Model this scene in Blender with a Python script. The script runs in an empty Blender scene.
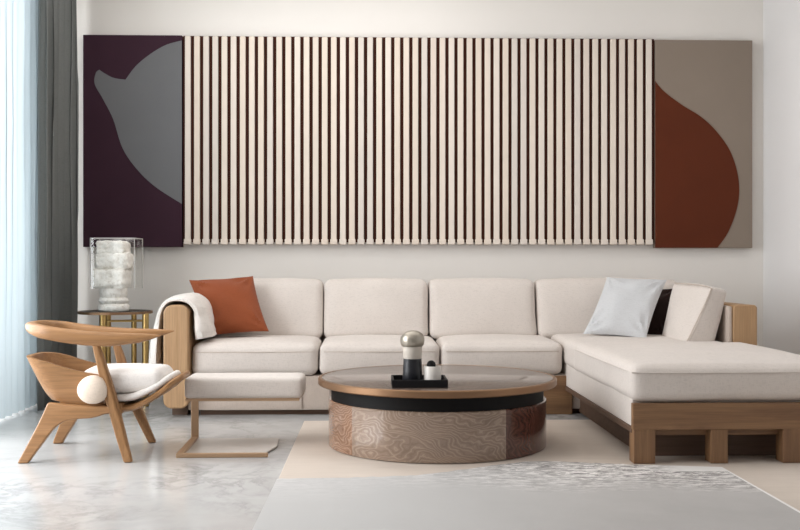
import bpy, bmesh, math, random
from mathutils import Vector, noise
from math import sin, cos, pi, tan, atan, sqrt

random.seed(4)
scene = bpy.context.scene
COL = scene.collection

# ------------------------------------------------------------------ camera
CAM_H = 0.93
YAW = atan(0.030)
F = 1000.0
cam_d = bpy.data.cameras.new('camera')
cam = bpy.data.objects.new('camera', cam_d)
COL.objects.link(cam)
cam.location = (0, 0, CAM_H)
cam.rotation_euler = (pi / 2, 0, -YAW)
cam_d.sensor_width = 36.0
cam_d.lens = 45.0
cam_d.clip_start = 0.05
scene.camera = cam


def X(px, Y):
    return Y * tan(atan((px - 400) / F) + YAW)


def Z(py, Y, px=400):
    x = X(px, Y)
    return CAM_H + (265 - py) / F * (Y * cos(YAW) + x * sin(YAW))


def PT(px, py, Y):
    return Vector((X(px, Y), Y, Z(py, Y, px)))


# ------------------------------------------------------------------ helpers
def tag(o, label=None, cat=None, group=None, kind=None):
    if label: o['label'] = label
    if cat: o['category'] = cat
    if group: o['group'] = group
    if kind: o['kind'] = kind
    return o


def thing(name, label, cat, loc, group=None):
    o = bpy.data.objects.new(name, None)
    o.empty_display_size = 0.1
    COL.objects.link(o)
    o.location = loc
    o['off'] = tuple(loc)
    return tag(o, label, cat, group)


def base_of(parent):
    v = Vector((0, 0, 0))
    p = parent
    while p is not None:
        v += Vector(p.location)
        p = p.parent
    return v


def obj(name, bm, mat, parent=None, bevel=0, seg=3, sub=0, angle=35, origin=None):
    """link a bmesh (in world coordinates) as one mesh object"""
    off = base_of(parent)
    loc = Vector((0, 0, 0))
    if parent is None:
        if origin is None:
            n = max(1, len(bm.verts))
            cx = sum(v.co.x for v in bm.verts) / n
            cy = sum(v.co.y for v in bm.verts) / n
            cz = min(v.co.z for v in bm.verts)
            loc = Vector((cx, cy, cz))
        else:
            loc = Vector(origin)
        off = loc
    for v in bm.verts: v.co -= off
    bmesh.ops.recalc_face_normals(bm, faces=bm.faces)
    me = bpy.data.meshes.new(name)
    bm.to_mesh(me)
    bm.free()
    for p in me.polygons: p.use_smooth = True
    if bevel == 0:
        me.set_sharp_from_angle(angle=math.radians(angle))
    me.materials.append(mat)
    o = bpy.data.objects.new(name, me)
    COL.objects.link(o)
    o.location = loc
    if parent is not None: o.parent = parent
    if bevel:
        m = o.modifiers.new('bevel', 'BEVEL')
        m.width = bevel
        m.segments = seg
        m.limit_method = 'ANGLE'
        m.angle_limit = math.radians(30)
        m.harden_normals = True
    if sub:
        m = o.modifiers.new('sub', 'SUBSURF')
        m.levels = sub
        m.render_levels = sub
    return o


def BM(): return bmesh.new()


def box(bm, x0, x1, y0, y1, z0, z1):
    vs = [bm.verts.new((x, y, z)) for x in (x0, x1) for y in (y0, y1) for z in (z0, z1)]
    for f in ((0, 1, 3, 2), (4, 6, 7, 5), (0, 4, 5, 1), (2, 3, 7, 6), (0, 2, 6, 4), (1, 5, 7, 3)):
        bm.faces.new([vs[i] for i in f])
    return bm


def prism_y(bm, poly, y0, y1):
    """poly: list of (x, z); extruded from y0 to y1"""
    a = [bm.verts.new((x, y0, z)) for x, z in poly]
    b = [bm.verts.new((x, y1, z)) for x, z in poly]
    n = len(poly)
    bm.faces.new(a)
    bm.faces.new(b[::-1])
    for i in range(n):
        bm.faces.new((a[i], b[i], b[(i + 1) % n], a[(i + 1) % n]))
    return bm


def prism_z(bm, poly, z0, z1):
    a = [bm.verts.new((x, y, z0)) for x, y in poly]
    b = [bm.verts.new((x, y, z1)) for x, y in poly]
    n = len(poly)
    bm.faces.new(a[::-1])
    bm.faces.new(b)
    for i in range(n):
        bm.faces.new((a[i], a[(i + 1) % n], b[(i + 1) % n], b[i]))
    return bm


def lathe(bm, prof, c, n=64, a0=0.0, a1=2 * pi):
    """prof: list of (r, z); c = (x, y)"""
    full = abs(a1 - a0 - 2 * pi) < 1e-6
    k = n if full else n + 1
    rings = []
    for r, z in prof:
        if r < 1e-6:
            rings.append([bm.verts.new((c[0], c[1], z))])
        else:
            rings.append([bm.verts.new((c[0] + r * cos(a0 + (a1 - a0) * i / n), c[1] + r * sin(a0 + (a1 - a0) * i / n), z)) for i in range(k)])
    for A, B in zip(rings, rings[1:]):
        m = n
        for i in range(m):
            j = (i + 1) % k
            if len(A) == 1 and len(B) == 1: continue
            if len(A) == 1: bm.faces.new((A[0], B[i], B[j]))
            elif len(B) == 1: bm.faces.new((A[i], A[j], B[0]))
            else: bm.faces.new((A[i], A[j], B[j], B[i]))
    return bm


def tube(bm, pts, r, n=12, caps=True, closed=False):
    pts = [Vector(p) for p in pts]
    rings = []
    N = len(pts)
    up = None
    for i, p in enumerate(pts):
        if closed:
            t = (pts[(i + 1) % N] - pts[i - 1]).normalized()
        else:
            t = (pts[min(i + 1, N - 1)] - pts[max(i - 1, 0)]).normalized()
        if up is None:
            up = Vector((0, 0, 1)) if abs(t.z) < 0.9 else Vector((0, 1, 0))
        side = t.cross(up).normalized()
        u2 = side.cross(t).normalized()
        up = u2
        rr = r[i] if isinstance(r, (list, tuple)) else r
        rings.append([bm.verts.new(p + side * rr * cos(2 * pi * k / n) + u2 * rr * sin(2 * pi * k / n)) for k in range(n)])
    rng = range(N) if closed else range(N - 1)
    for i in rng:
        A, B = rings[i], rings[(i + 1) % N]
        for k in range(n):
            bm.faces.new((A[k], A[(k + 1) % n], B[(k + 1) % n], B[k]))
    if caps and not closed:
        bm.faces.new(rings[0][::-1])
        bm.faces.new(rings[-1])
    return bm


def smooth_path(pts, k=8, closed=False):
    pts = [tuple(p) for p in pts]
    out = []
    N = len(pts)
    segs = N if closed else N - 1
    for i in range(segs):
        def g(j):
            return pts[j % N] if closed else pts[max(0, min(N - 1, j))]
        p0, p1, p2, p3 = g(i - 1), g(i), g(i + 1), g(i + 2)
        for s in range(k):
            t = s / k
            out.append(tuple(0.5 * (2 * b + (c - a) * t + (2 * a - 5 * b + 4 * c - d) * t * t + (3 * b - a - 3 * c + d) * t ** 3)
                             for a, b, c, d in zip(p0, p1, p2, p3)))
    if not closed: out.append(pts[-1])
    return out


def soft(bm, dims, r, fn, n=14, puff=(0, 0, 0), wob=0.0, seed=0.0):
    """rounded soft box of full size dims, corner radius r; puff swells the six faces; fn maps local point -> world"""
    hx, hy, hz = [d / 2 for d in dims]
    r = min(r, hx, hy, hz)
    inner = Vector((hx - r, hy - r, hz - r))
    vmap = {}

    def cell(h):
        # denser sampling near the ends
        m = max(3, n)
        out = []
        for i in range(m + 1):
            t = -1 + 2 * i / m
            t = sin(t * pi / 2) * 0.6 + t * 0.4
            out.append(t)
        return out
    S = cell(1)
    m = len(S)

    def vert(ix, iy, iz):
        key = (ix, iy, iz)
        if key in vmap: return vmap[key]
        u, v, w = S[ix], S[iy], S[iz]
        p = Vector((u * hx, v * hy, w * hz))
        q = Vector((max(-inner.x, min(inner.x, p.x)), max(-inner.y, min(inner.y, p.y)), max(-inner.z, min(inner.z, p.z))))
        d = p - q
        if d.length > 1e-9:
            p = q + d.normalized() * r
        ax = puff[0] * (1 - v * v) * (1 - w * w)
        ay = puff[1] * (1 - u * u) * (1 - w * w)
        az = puff[2] * (1 - u * u) ** 0.7 * (1 - v * v) ** 0.7
        p = p + Vector((ax * u, ay * v, az * w))
        if wob:
            k = 5.0
            nn = noise.noise_vector(Vector((p.x * k + seed, p.y * k, p.z * k)))
            p = p + nn * wob
        vv = bm.verts.new(fn(p))
        vmap[key] = vv
        return vv
    M = m - 1
    for a in range(M):
        for b in range(M):
            for e in (0, M):
                for f in (((e, a, b), (e, a + 1, b), (e, a + 1, b + 1), (e, a, b + 1)),
                          ((a, e, b), (a + 1, e, b), (a + 1, e, b + 1), (a, e, b + 1)),
                          ((a, b, e), (a + 1, b, e), (a + 1, b + 1, e), (a, b + 1, e))):
                    try:
                        bm.faces.new([vert(*q) for q in f])
                    except ValueError:
                        pass
    return bm


def soft_box(x0, x1, y0, y1, z0, z1, r=0.03, n=14, puff=(0, 0, 0), lean=0.0, wob=0.0, seed=0.0, bm=None):
    bm = bm or BM()
    c = Vector(((x0 + x1) / 2, (y0 + y1) / 2, (z0 + z1) / 2))

    def fn(p):
        q = p.copy()
        if lean:
            q.y += (p.z + (z1 - z0) / 2) * lean
        return c + q
    return soft(bm, (x1 - x0, y1 - y0, z1 - z0), r, fn, n, puff, wob, seed)


def pillow(TL, TR, BR, BL, th, n=26, wr=0.0055, seed=0.0, pinch=0.06):
    """knife-edge scatter pillow stretched between four corner points"""
    bm = BM()
    TL, TR, BR, BL = map(Vector, (TL, TR, BR, BL))
    nrm = (TR - BL).cross(TL - BR).normalized()
    if nrm.y > 0: nrm = -nrm
    g = {}
    for s in (1, -1):
        for i in range(n + 1):
            for j in range(n + 1):
                edge = i in (0, n) or j in (0, n)
                if s == -1 and edge:
                    g[(s, i, j)] = g[(1, i, j)]
                    continue
                u = -1 + 2 * i / n
                v = -1 + 2 * j / n
                u = u * 0.5 + sin(u * pi / 2) * 0.5
                v = v * 0.5 + sin(v * pi / 2) * 0.5
                uu = u * (1 - pinch * (1 - v * v) )
                vv = v * (1 - pinch * (1 - u * u) )
                a, b = (uu + 1) / 2, (vv + 1) / 2
                p = BL * (1 - a) * (1 - b) + BR * a * (1 - b) + TL * (1 - a) * b + TR * a * b
                h = th * ((1 - u * u) * (1 - v * v)) ** 0.5
                e = (1 - u * u) * (1 - v * v)
                w = noise.noise(Vector((u * 1.7 + seed, v * 1.7, s * 3.1))) * wr * 3 * min(1, e * 4)
                # soft creases running in from the corners
                for cu, cv in ((1, 1), (-1, 1), (1, -1), (-1, -1)):
                    dx, dy = u - cu, v - cv
                    d = sqrt(dx * dx + dy * dy)
                    ang = math.atan2(dy, dx)
                    w += wr * 1.5 * sin(ang * 11 + seed * 2 + cu) * math.exp(-((d - 0.4) / 0.3) ** 2) * min(1, e * 6)
                g[(s, i, j)] = bm.verts.new(p + nrm * s * (h + w))
    for s in (1, -1):
        for i in range(n):
            for j in range(n):
                q = [g[(s, i, j)], g[(s, i + 1, j)], g[(s, i + 1, j + 1)], g[(s, i, j + 1)]]
                bm.faces.new(q if s == 1 else q[::-1])
    return bm


# ------------------------------------------------------------------ materials
def lin(h):
    h = h.lstrip('#')
    c = [int(h[i:i + 2], 16) / 255 for i in (0, 2, 4)]
    return tuple(v / 12.92 if v <= 0.04045 else ((v + 0.055) / 1.055) ** 2.4 for v in c) + (1,)


class N:
    def __init__(s, name):
        s.m = bpy.data.materials.new(name)
        s.m.use_nodes = True
        s.t = s.m.node_tree
        s.b = s.t.nodes['Principled BSDF']
        s.out = s.t.nodes['Material Output']

    def n(s, ty, **kw):
        nd = s.t.nodes.new(ty)
        for k, v in kw.items():
            if k in nd.inputs: nd.inputs[k].default_value = v
            else: setattr(nd, k, v)
        return nd

    def l(s, a, b): s.t.links.new(a, b)

    def coords(s, scale=(1, 1, 1), rot=(0, 0, 0), kind='Object'):
        tc = s.n('ShaderNodeTexCoord')
        mp = s.n('ShaderNodeMapping')
        mp.inputs['Scale'].default_value = scale
        mp.inputs['Rotation'].default_value = rot
        s.l(tc.outputs[kind], mp.inputs['Vector'])
        return mp.outputs['Vector']

    def noise(s, vec, scale, detail=4, rough=0.5, dist=0.0):
        nd = s.n('ShaderNodeTexNoise')
        nd.inputs['Scale'].default_value = scale
        nd.inputs['Detail'].default_value = detail
        nd.inputs['Roughness'].default_value = rough
        nd.inputs['Distortion'].default_value = dist
        s.l(vec, nd.inputs['Vector'])
        return nd.outputs['Fac']

    def ramp(s, fac, stops, interp='LINEAR'):
        r = s.n('ShaderNodeValToRGB')
        r.color_ramp.interpolation = interp
        el = r.color_ramp.elements
        while len(el) < len(stops): el.new(0.5)
        for e, (p, c) in zip(el, stops):
            e.position = p
            e.color = c if isinstance(c, tuple) else (c, c, c, 1)
        s.l(fac, r.inputs['Fac'])
        return r.outputs['Color']

    def mix(s, fac, a, b, mode='MIX'):
        m = s.n('ShaderNodeMix', data_type='RGBA', blend_type=mode)
        for v, i in ((fac, 0), (a, 6), (b, 7)):
            if hasattr(v, 'is_linked'): s.l(v, m.inputs[i])
            else: m.inputs[i].default_value = v
        return m.outputs[2]

    def bump(s, h, strength=0.2, dist=0.01):
        b = s.n('ShaderNodeBump')
        b.inputs['Strength'].default_value = strength
        b.inputs['Distance'].default_value = dist
        s.l(h, b.inputs['Height'])
        s.l(b.outputs['Normal'], s.b.inputs['Normal'])

    def col(s, c):
        if hasattr(c, 'is_linked'): s.l(c, s.b.inputs['Base Color'])
        else: s.b.inputs['Base Color'].default_value = c

    def set(s, **kw):
        for k, v in kw.items(): s.b.inputs[k.replace('_', ' ')].default_value = v
        return s


def m_plain(name, h, rough=0.6, metal=0.0, spec=0.5, var=0.06, scale=3.0, bump=0.0):
    a = N(name)
    v = a.coords()
    f = a.noise(v, scale, 5)
    c = lin(h)
    d = tuple(x * (1 - var) for x in c[:3]) + (1,)
    u = tuple(min(1, x * (1 + var)) for x in c[:3]) + (1,)
    a.col(a.ramp(f, [(0.3, d), (0.7, u)]))
    a.set(Roughness=rough, Metallic=metal)
    a.b.inputs['Specular IOR Level'].default_value = spec
    if bump:
        a.bump(a.noise(v, 250, 3), bump, 0.002)
    return a.m


def m_fabric(name, h, bump=0.25, scale=1.0, sheen=0.15, var=0.025, rough=0.9):
    a = N(name)
    v = a.coords()
    vx = a.coords((900 * scale, 900 * scale, 120 * scale))
    vz = a.coords((120 * scale, 120 * scale, 900 * scale))
    f1 = a.noise(vx, 0.35, 2)
    f2 = a.noise(vz, 0.35, 2)
    big = a.noise(v, 5, 4)
    c = lin(h)
    d = tuple(x * (1 - var) for x in c[:3]) + (1,)
    u = tuple(min(1, x * (1 + var)) for x in c[:3]) + (1,)
    weave = a.n('ShaderNodeMath', operation='ADD')
    a.l(f1, weave.inputs[0]); a.l(f2, weave.inputs[1])
    base = a.ramp(big, [(0.3, d), (0.7, u)])
    w2 = a.ramp(weave.outputs[0], [(0.7, 0.88), (1.0, 1.0)])
    a.col(a.mix(1.0, base, w2, 'MULTIPLY'))
    a.set(Roughness=rough)
    a.b.inputs['Sheen Weight'].default_value = sheen
    a.b.inputs['Specular IOR Level'].default_value = 0.2
    a.bump(weave.outputs[0], bump, 0.002)
    return a.m


def m_wood(name, light, dark, axis='x', rough=0.42, s=1.0):
    a = N(name)
    k = {'x': (1.2, 16, 16), 'y': (16, 1.2, 16), 'z': (16, 16, 1.2)}[axis]
    v = a.coords(tuple(q * s for q in k))
    f = a.noise(v, 1.6, 6, 0.6, 0.6)
    k2 = {'x': (4, 160, 160), 'y': (160, 4, 160), 'z': (160, 160, 4)}[axis]
    f2 = a.noise(a.coords(k2), 1.0, 3, 0.6)
    c = a.ramp(f, [(0.25, lin(dark)), (0.5, tuple((p + q) / 2 for p, q in zip(lin(light), lin(dark)))), (0.75, lin(light))])
    c2 = a.ramp(f2, [(0.35, 0.82), (0.6, 1.0)])
    a.col(a.mix(1.0, c, c2, 'MULTIPLY'))
    a.set(Roughness=rough)
    a.bump(f2, 0.12, 0.002)
    return a.m


M = {}
M['wall'] = m_plain('wall_paint', '#ede9e4', 0.85, spec=0.2, var=0.012, scale=1.5, bump=0.05)
M['wall_side'] = m_plain('side_wall_paint', '#e9e8e8', 0.85, spec=0.2, var=0.012, scale=1.5, bump=0.05)
M['ceiling'] = m_plain('ceiling_paint', '#e8e5e1', 0.9, spec=0.2, var=0.01)
M['white_trim'] = m_plain('white_trim_paint', '#e4e2de', 0.5, var=0.01)
M['cream'] = m_fabric('cream_linen', '#d4cbc4')
M['cream_dark'] = m_fabric('cream_linen_side', '#bfb1a6')
M['throw'] = m_fabric('throw_wool', '#e6e0da', 0.5, 0.4)
M['chair_white'] = m_fabric('chair_boucle', '#e9e3de', 0.3)
M['bolster'] = m_fabric('bolster_linen', '#e3d3c3', 0.15)
M['orange'] = m_fabric('rust_linen', '#8a482a', 0.25)
M['grey_pillow'] = m_fabric('pale_grey_linen', '#c8c9cb', 0.25)
M['dark_pillow'] = m_fabric('dark_brown_velvet', '#2a1a17', 0.2)
M['oak'] = m_wood('oak_x', '#ab7f55', '#876039', 'x')
M['oak_z'] = m_wood('oak_z', '#ab7f55', '#876039', 'z')
M['oak_arm'] = m_wood('pale_oak_z', '#bb9872', '#a47f59', 'z', 0.5)
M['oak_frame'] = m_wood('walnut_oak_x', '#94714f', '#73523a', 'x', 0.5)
M['oak_frame_z'] = m_wood('walnut_oak_z', '#94714f', '#73523a', 'z', 0.5)
M['plinth'] = m_wood('plinth_wood', '#6d5344', '#57402f', 'x', 0.6)
M['gold'] = m_plain('brushed_gold', '#c5a46a', 0.28, 1.0, var=0.05)
M['bronze'] = m_plain('brushed_bronze', '#8f6f54', 0.38, 0.8, var=0.05)
M['frame_bronze'] = m_plain('champagne_metal', '#b8987a', 0.38, 0.6, var=0.04)
M['black'] = m_plain('black_lacquer', '#090707', 0.55, spec=0.2, var=0.1)
M['black_matte'] = m_plain('black_matte', '#121113', 0.6, spec=0.25, var=0.1)
M['navy'] = m_plain('blue_black_glaze', '#191a20', 0.4, var=0.1)
M['pewter'] = m_plain('pewter_grey', '#a29a8e', 0.28, 0.55, var=0.12, scale=20)
M['pale_glaze'] = m_plain('pale_stoneware', '#c9c0b5', 0.35, var=0.06, scale=20)
M['white_cup'] = m_plain('white_ceramic', '#d8d2cb', 0.4, var=0.04)
M['plum'] = m_plain('plum_canvas', '#38202d', 0.8, spec=0.25, var=0.05, bump=0.1)
M['grey_shape'] = m_plain('grey_paint', '#6e6f71', 0.8, spec=0.25, var=0.04, bump=0.1)
M['taupe'] = m_plain('taupe_canvas', '#8c7f73', 0.8, spec=0.25, var=0.03, bump=0.1)
M['rust'] = m_plain('rust_paint', '#5a2812', 0.8, spec=0.25, var=0.05, bump=0.1)
M['back_dark'] = m_plain('dark_backing', '#43231a', 0.8, spec=0.2)
M['edge_dark'] = m_plain('canvas_edge', '#2a1b1c', 0.7, spec=0.2)
M['seam'] = m_plain('seam_thread', '#8f8278', 0.9)

slat_mats = []
for i, h in enumerate(('#e3d8cd', '#e1d3c5', '#dbd1c8', '#e3d6c9', '#dfd2c6')):
    slat_mats.append(m_plain('slat_cream', h, 0.55, var=0.02, spec=0.3))

# marble floor
a = N('marble_floor')
v = a.coords()
w = a.noise(v, 0.9, 6, 0.6)
wv = a.n('ShaderNodeVectorMath', operation='ADD')
sc_ = a.n('ShaderNodeVectorMath', operation='SCALE')
nz = a.n('ShaderNodeTexNoise'); nz.inputs['Scale'].default_value = 1.6; nz.inputs['Detail'].default_value = 5
a.l(v, nz.inputs['Vector'])
a.l(nz.outputs['Color'], sc_.inputs[0]); sc_.inputs['Scale'].default_value = 0.9
a.l(v, wv.inputs[0]); a.l(sc_.outputs[0], wv.inputs[1])
vein = a.noise(wv.outputs[0], 2.6, 8, 0.62)
ab = a.n('ShaderNodeMath', operation='SUBTRACT'); a.l(vein, ab.inputs[0]); ab.inputs[1].default_value = 0.5
ab2 = a.n('ShaderNodeMath', operation='ABSOLUTE'); a.l(ab.outputs[0], ab2.inputs[0])
veinc = a.ramp(ab2.outputs[0], [(0.0, 0.62), (0.025, 0.82), (0.08, 1.0)])
mask = a.ramp(w, [(0.42, 0.0), (0.62, 1.0)])
cl = a.noise(wv.outputs[0], 1.4, 5, 0.6)
base = a.ramp(cl, [(0.3, lin('#adacac')), (0.5, lin('#babab9')), (0.7, lin('#c1c0c0'))])
veined = a.mix(1.0, base, veinc, 'MULTIPLY')
a.col(a.mix(mask, base, veined))
a.set(Roughness=0.16)
a.b.inputs['Specular IOR Level'].default_value = 0.5
M['marble'] = a.m

# beige rug
a = N('beige_rug')
v = a.coords()
c = a.ramp(a.noise(v, 2.0, 5), [(0.3, lin('#c6b9ad')), (0.7, lin('#d1c5ba'))])
vx = a.coords((2, 60, 60))
c2 = a.ramp(a.noise(vx, 1.5, 4, 0.6), [(0.35, 0.93), (0.65, 1.0)])
a.col(a.mix(1.0, c, c2, 'MULTIPLY'))
a.set(Roughness=0.85)
a.b.inputs['Specular IOR Level'].default_value = 0.25
a.bump(a.noise(v, 300, 2), 0.3, 0.003)
M['beige_rug'] = a.m

# burl pattern of the drum, in three tones
def m_drum(name, c1, c2, c3):
    a = N(name)
    v = a.coords((1.3, 1.3, 2.4))
    nz = a.n('ShaderNodeTexNoise'); nz.inputs['Scale'].default_value = 2.2; nz.inputs['Detail'].default_value = 3
    a.l(v, nz.inputs['Vector'])
    sc_ = a.n('ShaderNodeVectorMath', operation='SCALE'); a.l(nz.outputs['Color'], sc_.inputs[0]); sc_.inputs['Scale'].default_value = 1.1
    wv = a.n('ShaderNodeVectorMath', operation='ADD'); a.l(v, wv.inputs[0]); a.l(sc_.outputs[0], wv.inputs[1])
    wt = a.n('ShaderNodeTexWave', wave_type='RINGS', rings_direction='SPHERICAL')
    wt.inputs['Scale'].default_value = 6.5; wt.inputs['Distortion'].default_value = 4.5
    wt.inputs['Detail'].default_value = 5; wt.inputs['Detail Scale'].default_value = 1.6; wt.inputs['Detail Roughness'].default_value = 0.6
    a.l(wv.outputs[0], wt.inputs['Vector'])
    c = a.ramp(wt.outputs['Fac'], [(0.0, lin(c1)), (0.25, lin(c2)), (0.8, lin(c2)), (1.0, lin(c3))])
    big = a.ramp(a.noise(v, 3.0, 4), [(0.3, 0.80), (0.7, 1.08)])
    a.col(a.mix(1.0, c, big, 'MULTIPLY'))
    a.set(Roughness=0.2)
    a.b.inputs['Coat Weight'].default_value = 0.6
    a.b.inputs['Coat Roughness'].default_value = 0.08
    return a.m
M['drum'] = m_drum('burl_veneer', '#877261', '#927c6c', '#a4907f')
M['drum_red'] = m_drum('dark_red_burl', '#44261f', '#53322a', '#644035')
M['drum_orange'] = m_drum('amber_burl', '#7d5a45', '#937059', '#a98b76')

# polished stone table top
a = N('polished_table_stone')
v = a.coords()
a.col(a.ramp(a.noise(v, 3.5, 6, 0.6, 0.5), [(0.3, lin('#4c3f38')), (0.7, lin('#5f5149'))]))
a.set(Roughness=0.2)
a.b.inputs['Coat Weight'].default_value = 0.4
a.b.inputs['Coat Roughness'].default_value = 0.12
M['table_stone'] = a.m

# rough stone of the sculpture
a = N('rough_white_stone')
v = a.coords()
f = a.noise(v, 38, 8, 0.7)
vo = a.n('ShaderNodeTexVoronoi'); vo.inputs['Scale'].default_value = 60; a.l(v, vo.inputs['Vector'])
a.col(a.ramp(f, [(0.33, lin('#d6cfc5')), (0.48, lin('#f4f0e9')), (0.7, lin('#fcfaf6'))]))
a.set(Roughness=0.8)
a.bump(f, 0.6, 0.012)
M['stone'] = a.m

# clear glass (thin, lets light through)
def m_glass(name, tint=(1, 1, 1, 1), gloss=0.12):
    a = N(name)
    tr = a.n('ShaderNodeBsdfTransparent'); tr.inputs['Color'].default_value = tint
    gl = a.n('ShaderNodeBsdfGlossy'); gl.inputs['Roughness'].default_value = 0.03
    mx = a.n('ShaderNodeMixShader'); mx.inputs[0].default_value = gloss
    a.l(tr.outputs[0], mx.inputs[1]); a.l(gl.outputs[0], mx.inputs[2])
    a.l(mx.outputs[0], a.out.inputs['Surface'])
    return a.m
M['glass'] = m_glass('clear_glass', (0.99, 0.99, 0.985, 1), 0.035)
M['window_glass'] = m_glass('window_glass', (0.97, 0.985, 1, 1), 0.06)
M['smoked'] = m_glass('smoked_glass', (0.45, 0.43, 0.40, 1), 0.25)
M['glass_edge'] = m_plain('glass_edge_grey', '#b9b5b1', 0.3, var=0.02)

# sheer curtain
a = N('sheer_voile')
tr = a.n('ShaderNodeBsdfTransparent'); tr.inputs['Color'].default_value = (1, 1, 1, 1)
df = a.n('ShaderNodeBsdfDiffuse'); df.inputs['Color'].default_value = lin('#c6d0d5')
tl = a.n('ShaderNodeBsdfTranslucent'); tl.inputs['Color'].default_value = lin('#adb7bb')
v = a.coords((40, 40, 0.6))
m1 = a.n('ShaderNodeMixShader'); m1.inputs[0].default_value = 0.30
a.l(df.outputs[0], m1.inputs[1]); a.l(tl.outputs[0], m1.inputs[2])
m2 = a.n('ShaderNodeMixShader')
a.l(a.ramp(a.noise(v, 1.2, 3), [(0.3, 0.94), (0.7, 1.0)]), m2.inputs[0])
a.l(tr.outputs[0], m2.inputs[1]); a.l(m1.outputs[0], m2.inputs[2])
a.l(m2.outputs[0], a.out.inputs['Surface'])
M['sheer'] = a.m
M['grey_curtain'] = m_fabric('grey_curtain_linen', '#686a68', 0.2, var=0.03)

# distressed grey rug: border + worn field, laid out in the rug's own metres
RX0, RX1, RY0, RY1 = -0.42, 1.605, 2.2, 4.60
a = N('distressed_grey_rug')
tc = a.n('ShaderNodeTexCoord')
v = tc.outputs['Object']
field = a.ramp(a.noise(v, 1.3, 6, 0.6), [(0.25, lin('#a3a09e')), (0.75, lin('#b6b3b1'))])
st = a.coords((3, 14, 1))
speck = a.noise(st, 4.2, 9, 0.78, 1.0)
blot = a.noise(v, 1.1, 5, 0.6)
sp = a.ramp(speck, [(0.42, lin('#726e6d')), (0.49, lin('#918c8a')), (0.53, lin('#efebe8'))])
sep = a.n('ShaderNodeSeparateXYZ'); a.l(v, sep.inputs[0])
# wear is heaviest along the far (sofa) edge
gy = a.n('ShaderNodeMapRange'); a.l(sep.outputs['Y'], gy.inputs[0])
gy.inputs[1].default_value = 0.42; gy.inputs[2].default_value = 1.02; gy.inputs[3].default_value = -0.2; gy.inputs[4].default_value = 1.1
ad = a.n('ShaderNodeMath', operation='ADD'); a.l(gy.outputs[0], ad.inputs[0])
bl = a.n('ShaderNodeMapRange'); a.l(blot, bl.inputs[0]); bl.inputs[1].default_value = 0.3; bl.inputs[2].default_value = 0.7
bl.inputs[3].default_value = -0.7; bl.inputs[4].default_value = 0.45
a.l(bl.outputs[0], ad.inputs[1])
ad.use_clamp = True
fx_ = a.n('ShaderNodeMapRange'); a.l(sep.outputs['X'], fx_.inputs[0])
fx_.inputs[1].default_value = -0.55; fx_.inputs[2].default_value = 0.35; fx_.inputs[3].default_value = 0.0; fx_.inputs[4].default_value = 1.0
field = a.mix(fx_.outputs[0], lin('#b4b3b2'), field)  # paler on the left: own dye, partly window gloss put into the colour
sp = a.mix(fx_.outputs[0], a.ramp(speck, [(0.4, lin('#b0afae')), (0.55, lin('#c6c4c3'))]), sp)
body = a.mix(ad.outputs[0], field, sp)
# pale bound border at the far edge and along the right side
bx = a.n('ShaderNodeMath', operation='GREATER_THAN'); a.l(sep.outputs['X'], bx.inputs[0]); bx.inputs[1].default_value = (RX1 - RX0) / 2 - 0.022
by = a.n('ShaderNodeMath', operation='GREATER_THAN'); a.l(sep.outputs['Y'], by.inputs[0]); by.inputs[1].default_value = (RY1 - RY0) / 2 - 0.21
xm = a.n('ShaderNodeMapRange'); a.l(sep.outputs['X'], xm.inputs[0])
xm.inputs[1].default_value = 0.62; xm.inputs[2].default_value = 0.82
wn = a.n('ShaderNodeMath', operation='MULTIPLY'); a.l(by.outputs[0], wn.inputs[0]); a.l(xm.outputs[0], wn.inputs[1])
mxb = a.n('ShaderNodeMath', operation='MAXIMUM'); a.l(bx.outputs[0], mxb.inputs[0]); a.l(wn.outputs[0], mxb.inputs[1])
a.col(a.mix(mxb.outputs[0], body, lin('#e6e3e0')))
a.set(Roughness=0.6)
a.b.inputs['Specular IOR Level'].default_value = 0.3
a.bump(speck, 0.25, 0.004)
M['grey_rug'] = a.m

# ------------------------------------------------------------------ setting
WALL_Y = 7.35
WX0, WX1 = -2.42, X(763, WALL_Y)
CEIL = 3.15
FRONT = -1.6
t_ = 0.15


def struct(name, bm, mat, origin=None, **k):
    o = obj(name, bm, mat, None, origin=origin or (0, 0, 0), **k)
    o['kind'] = 'structure'
    return o


struct('floor', box(BM(), WX0 - t_, WX1 + t_, FRONT, WALL_Y + t_, -0.12, 0), M['marble'])
struct('wall_back', box(BM(), WX0 - t_, WX1 + t_, WALL_Y, WALL_Y + t_, 0, CEIL), M['wall'])
struct('wall_right', box(BM(), WX1, WX1 + t_, FRONT, WALL_Y, 0, CEIL), M['wall_side'])
struct('ceiling', box(BM(), WX0 - t_, WX1 + t_, FRONT, WALL_Y + t_, CEIL, CEIL + 0.1), M['ceiling'])
# left wall with the window opening
wy0, wy1, wz0, wz1 = 3.1, 6.60, 0.06, 2.98
b = BM()
box(b, WX0 - t_, WX0, wy1, WALL_Y, 0, CEIL)
box(b, WX0 - t_, WX0, FRONT, wy0, 0, CEIL)
box(b, WX0 - t_, WX0, wy0, wy1, 0, wz0)
box(b, WX0 - t_, WX0, wy0, wy1, wz1, CEIL)
struct('wall_left', b, M['wall'])
w = bpy.data.objects.new('window_1', None); COL.objects.link(w); w.location = (WX0 - 0.08, 5.1, wz0); w['kind'] = 'structure'
b = BM()
box(b, WX0 - 0.12, WX0 - 0.05, wy0, wy1, wz0, wz0 + 0.05)
box(b, WX0 - 0.12, WX0 - 0.05, wy0, wy1, wz1 - 0.05, wz1)
for yy in (wy0, 4.45, 5.65, wy1 - 0.05):
    box(b, WX0 - 0.12, WX0 - 0.05, yy, yy + 0.05, wz0 + 0.05, wz1 - 0.05)
obj('window_frame', b, M['white_trim'], w)
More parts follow.
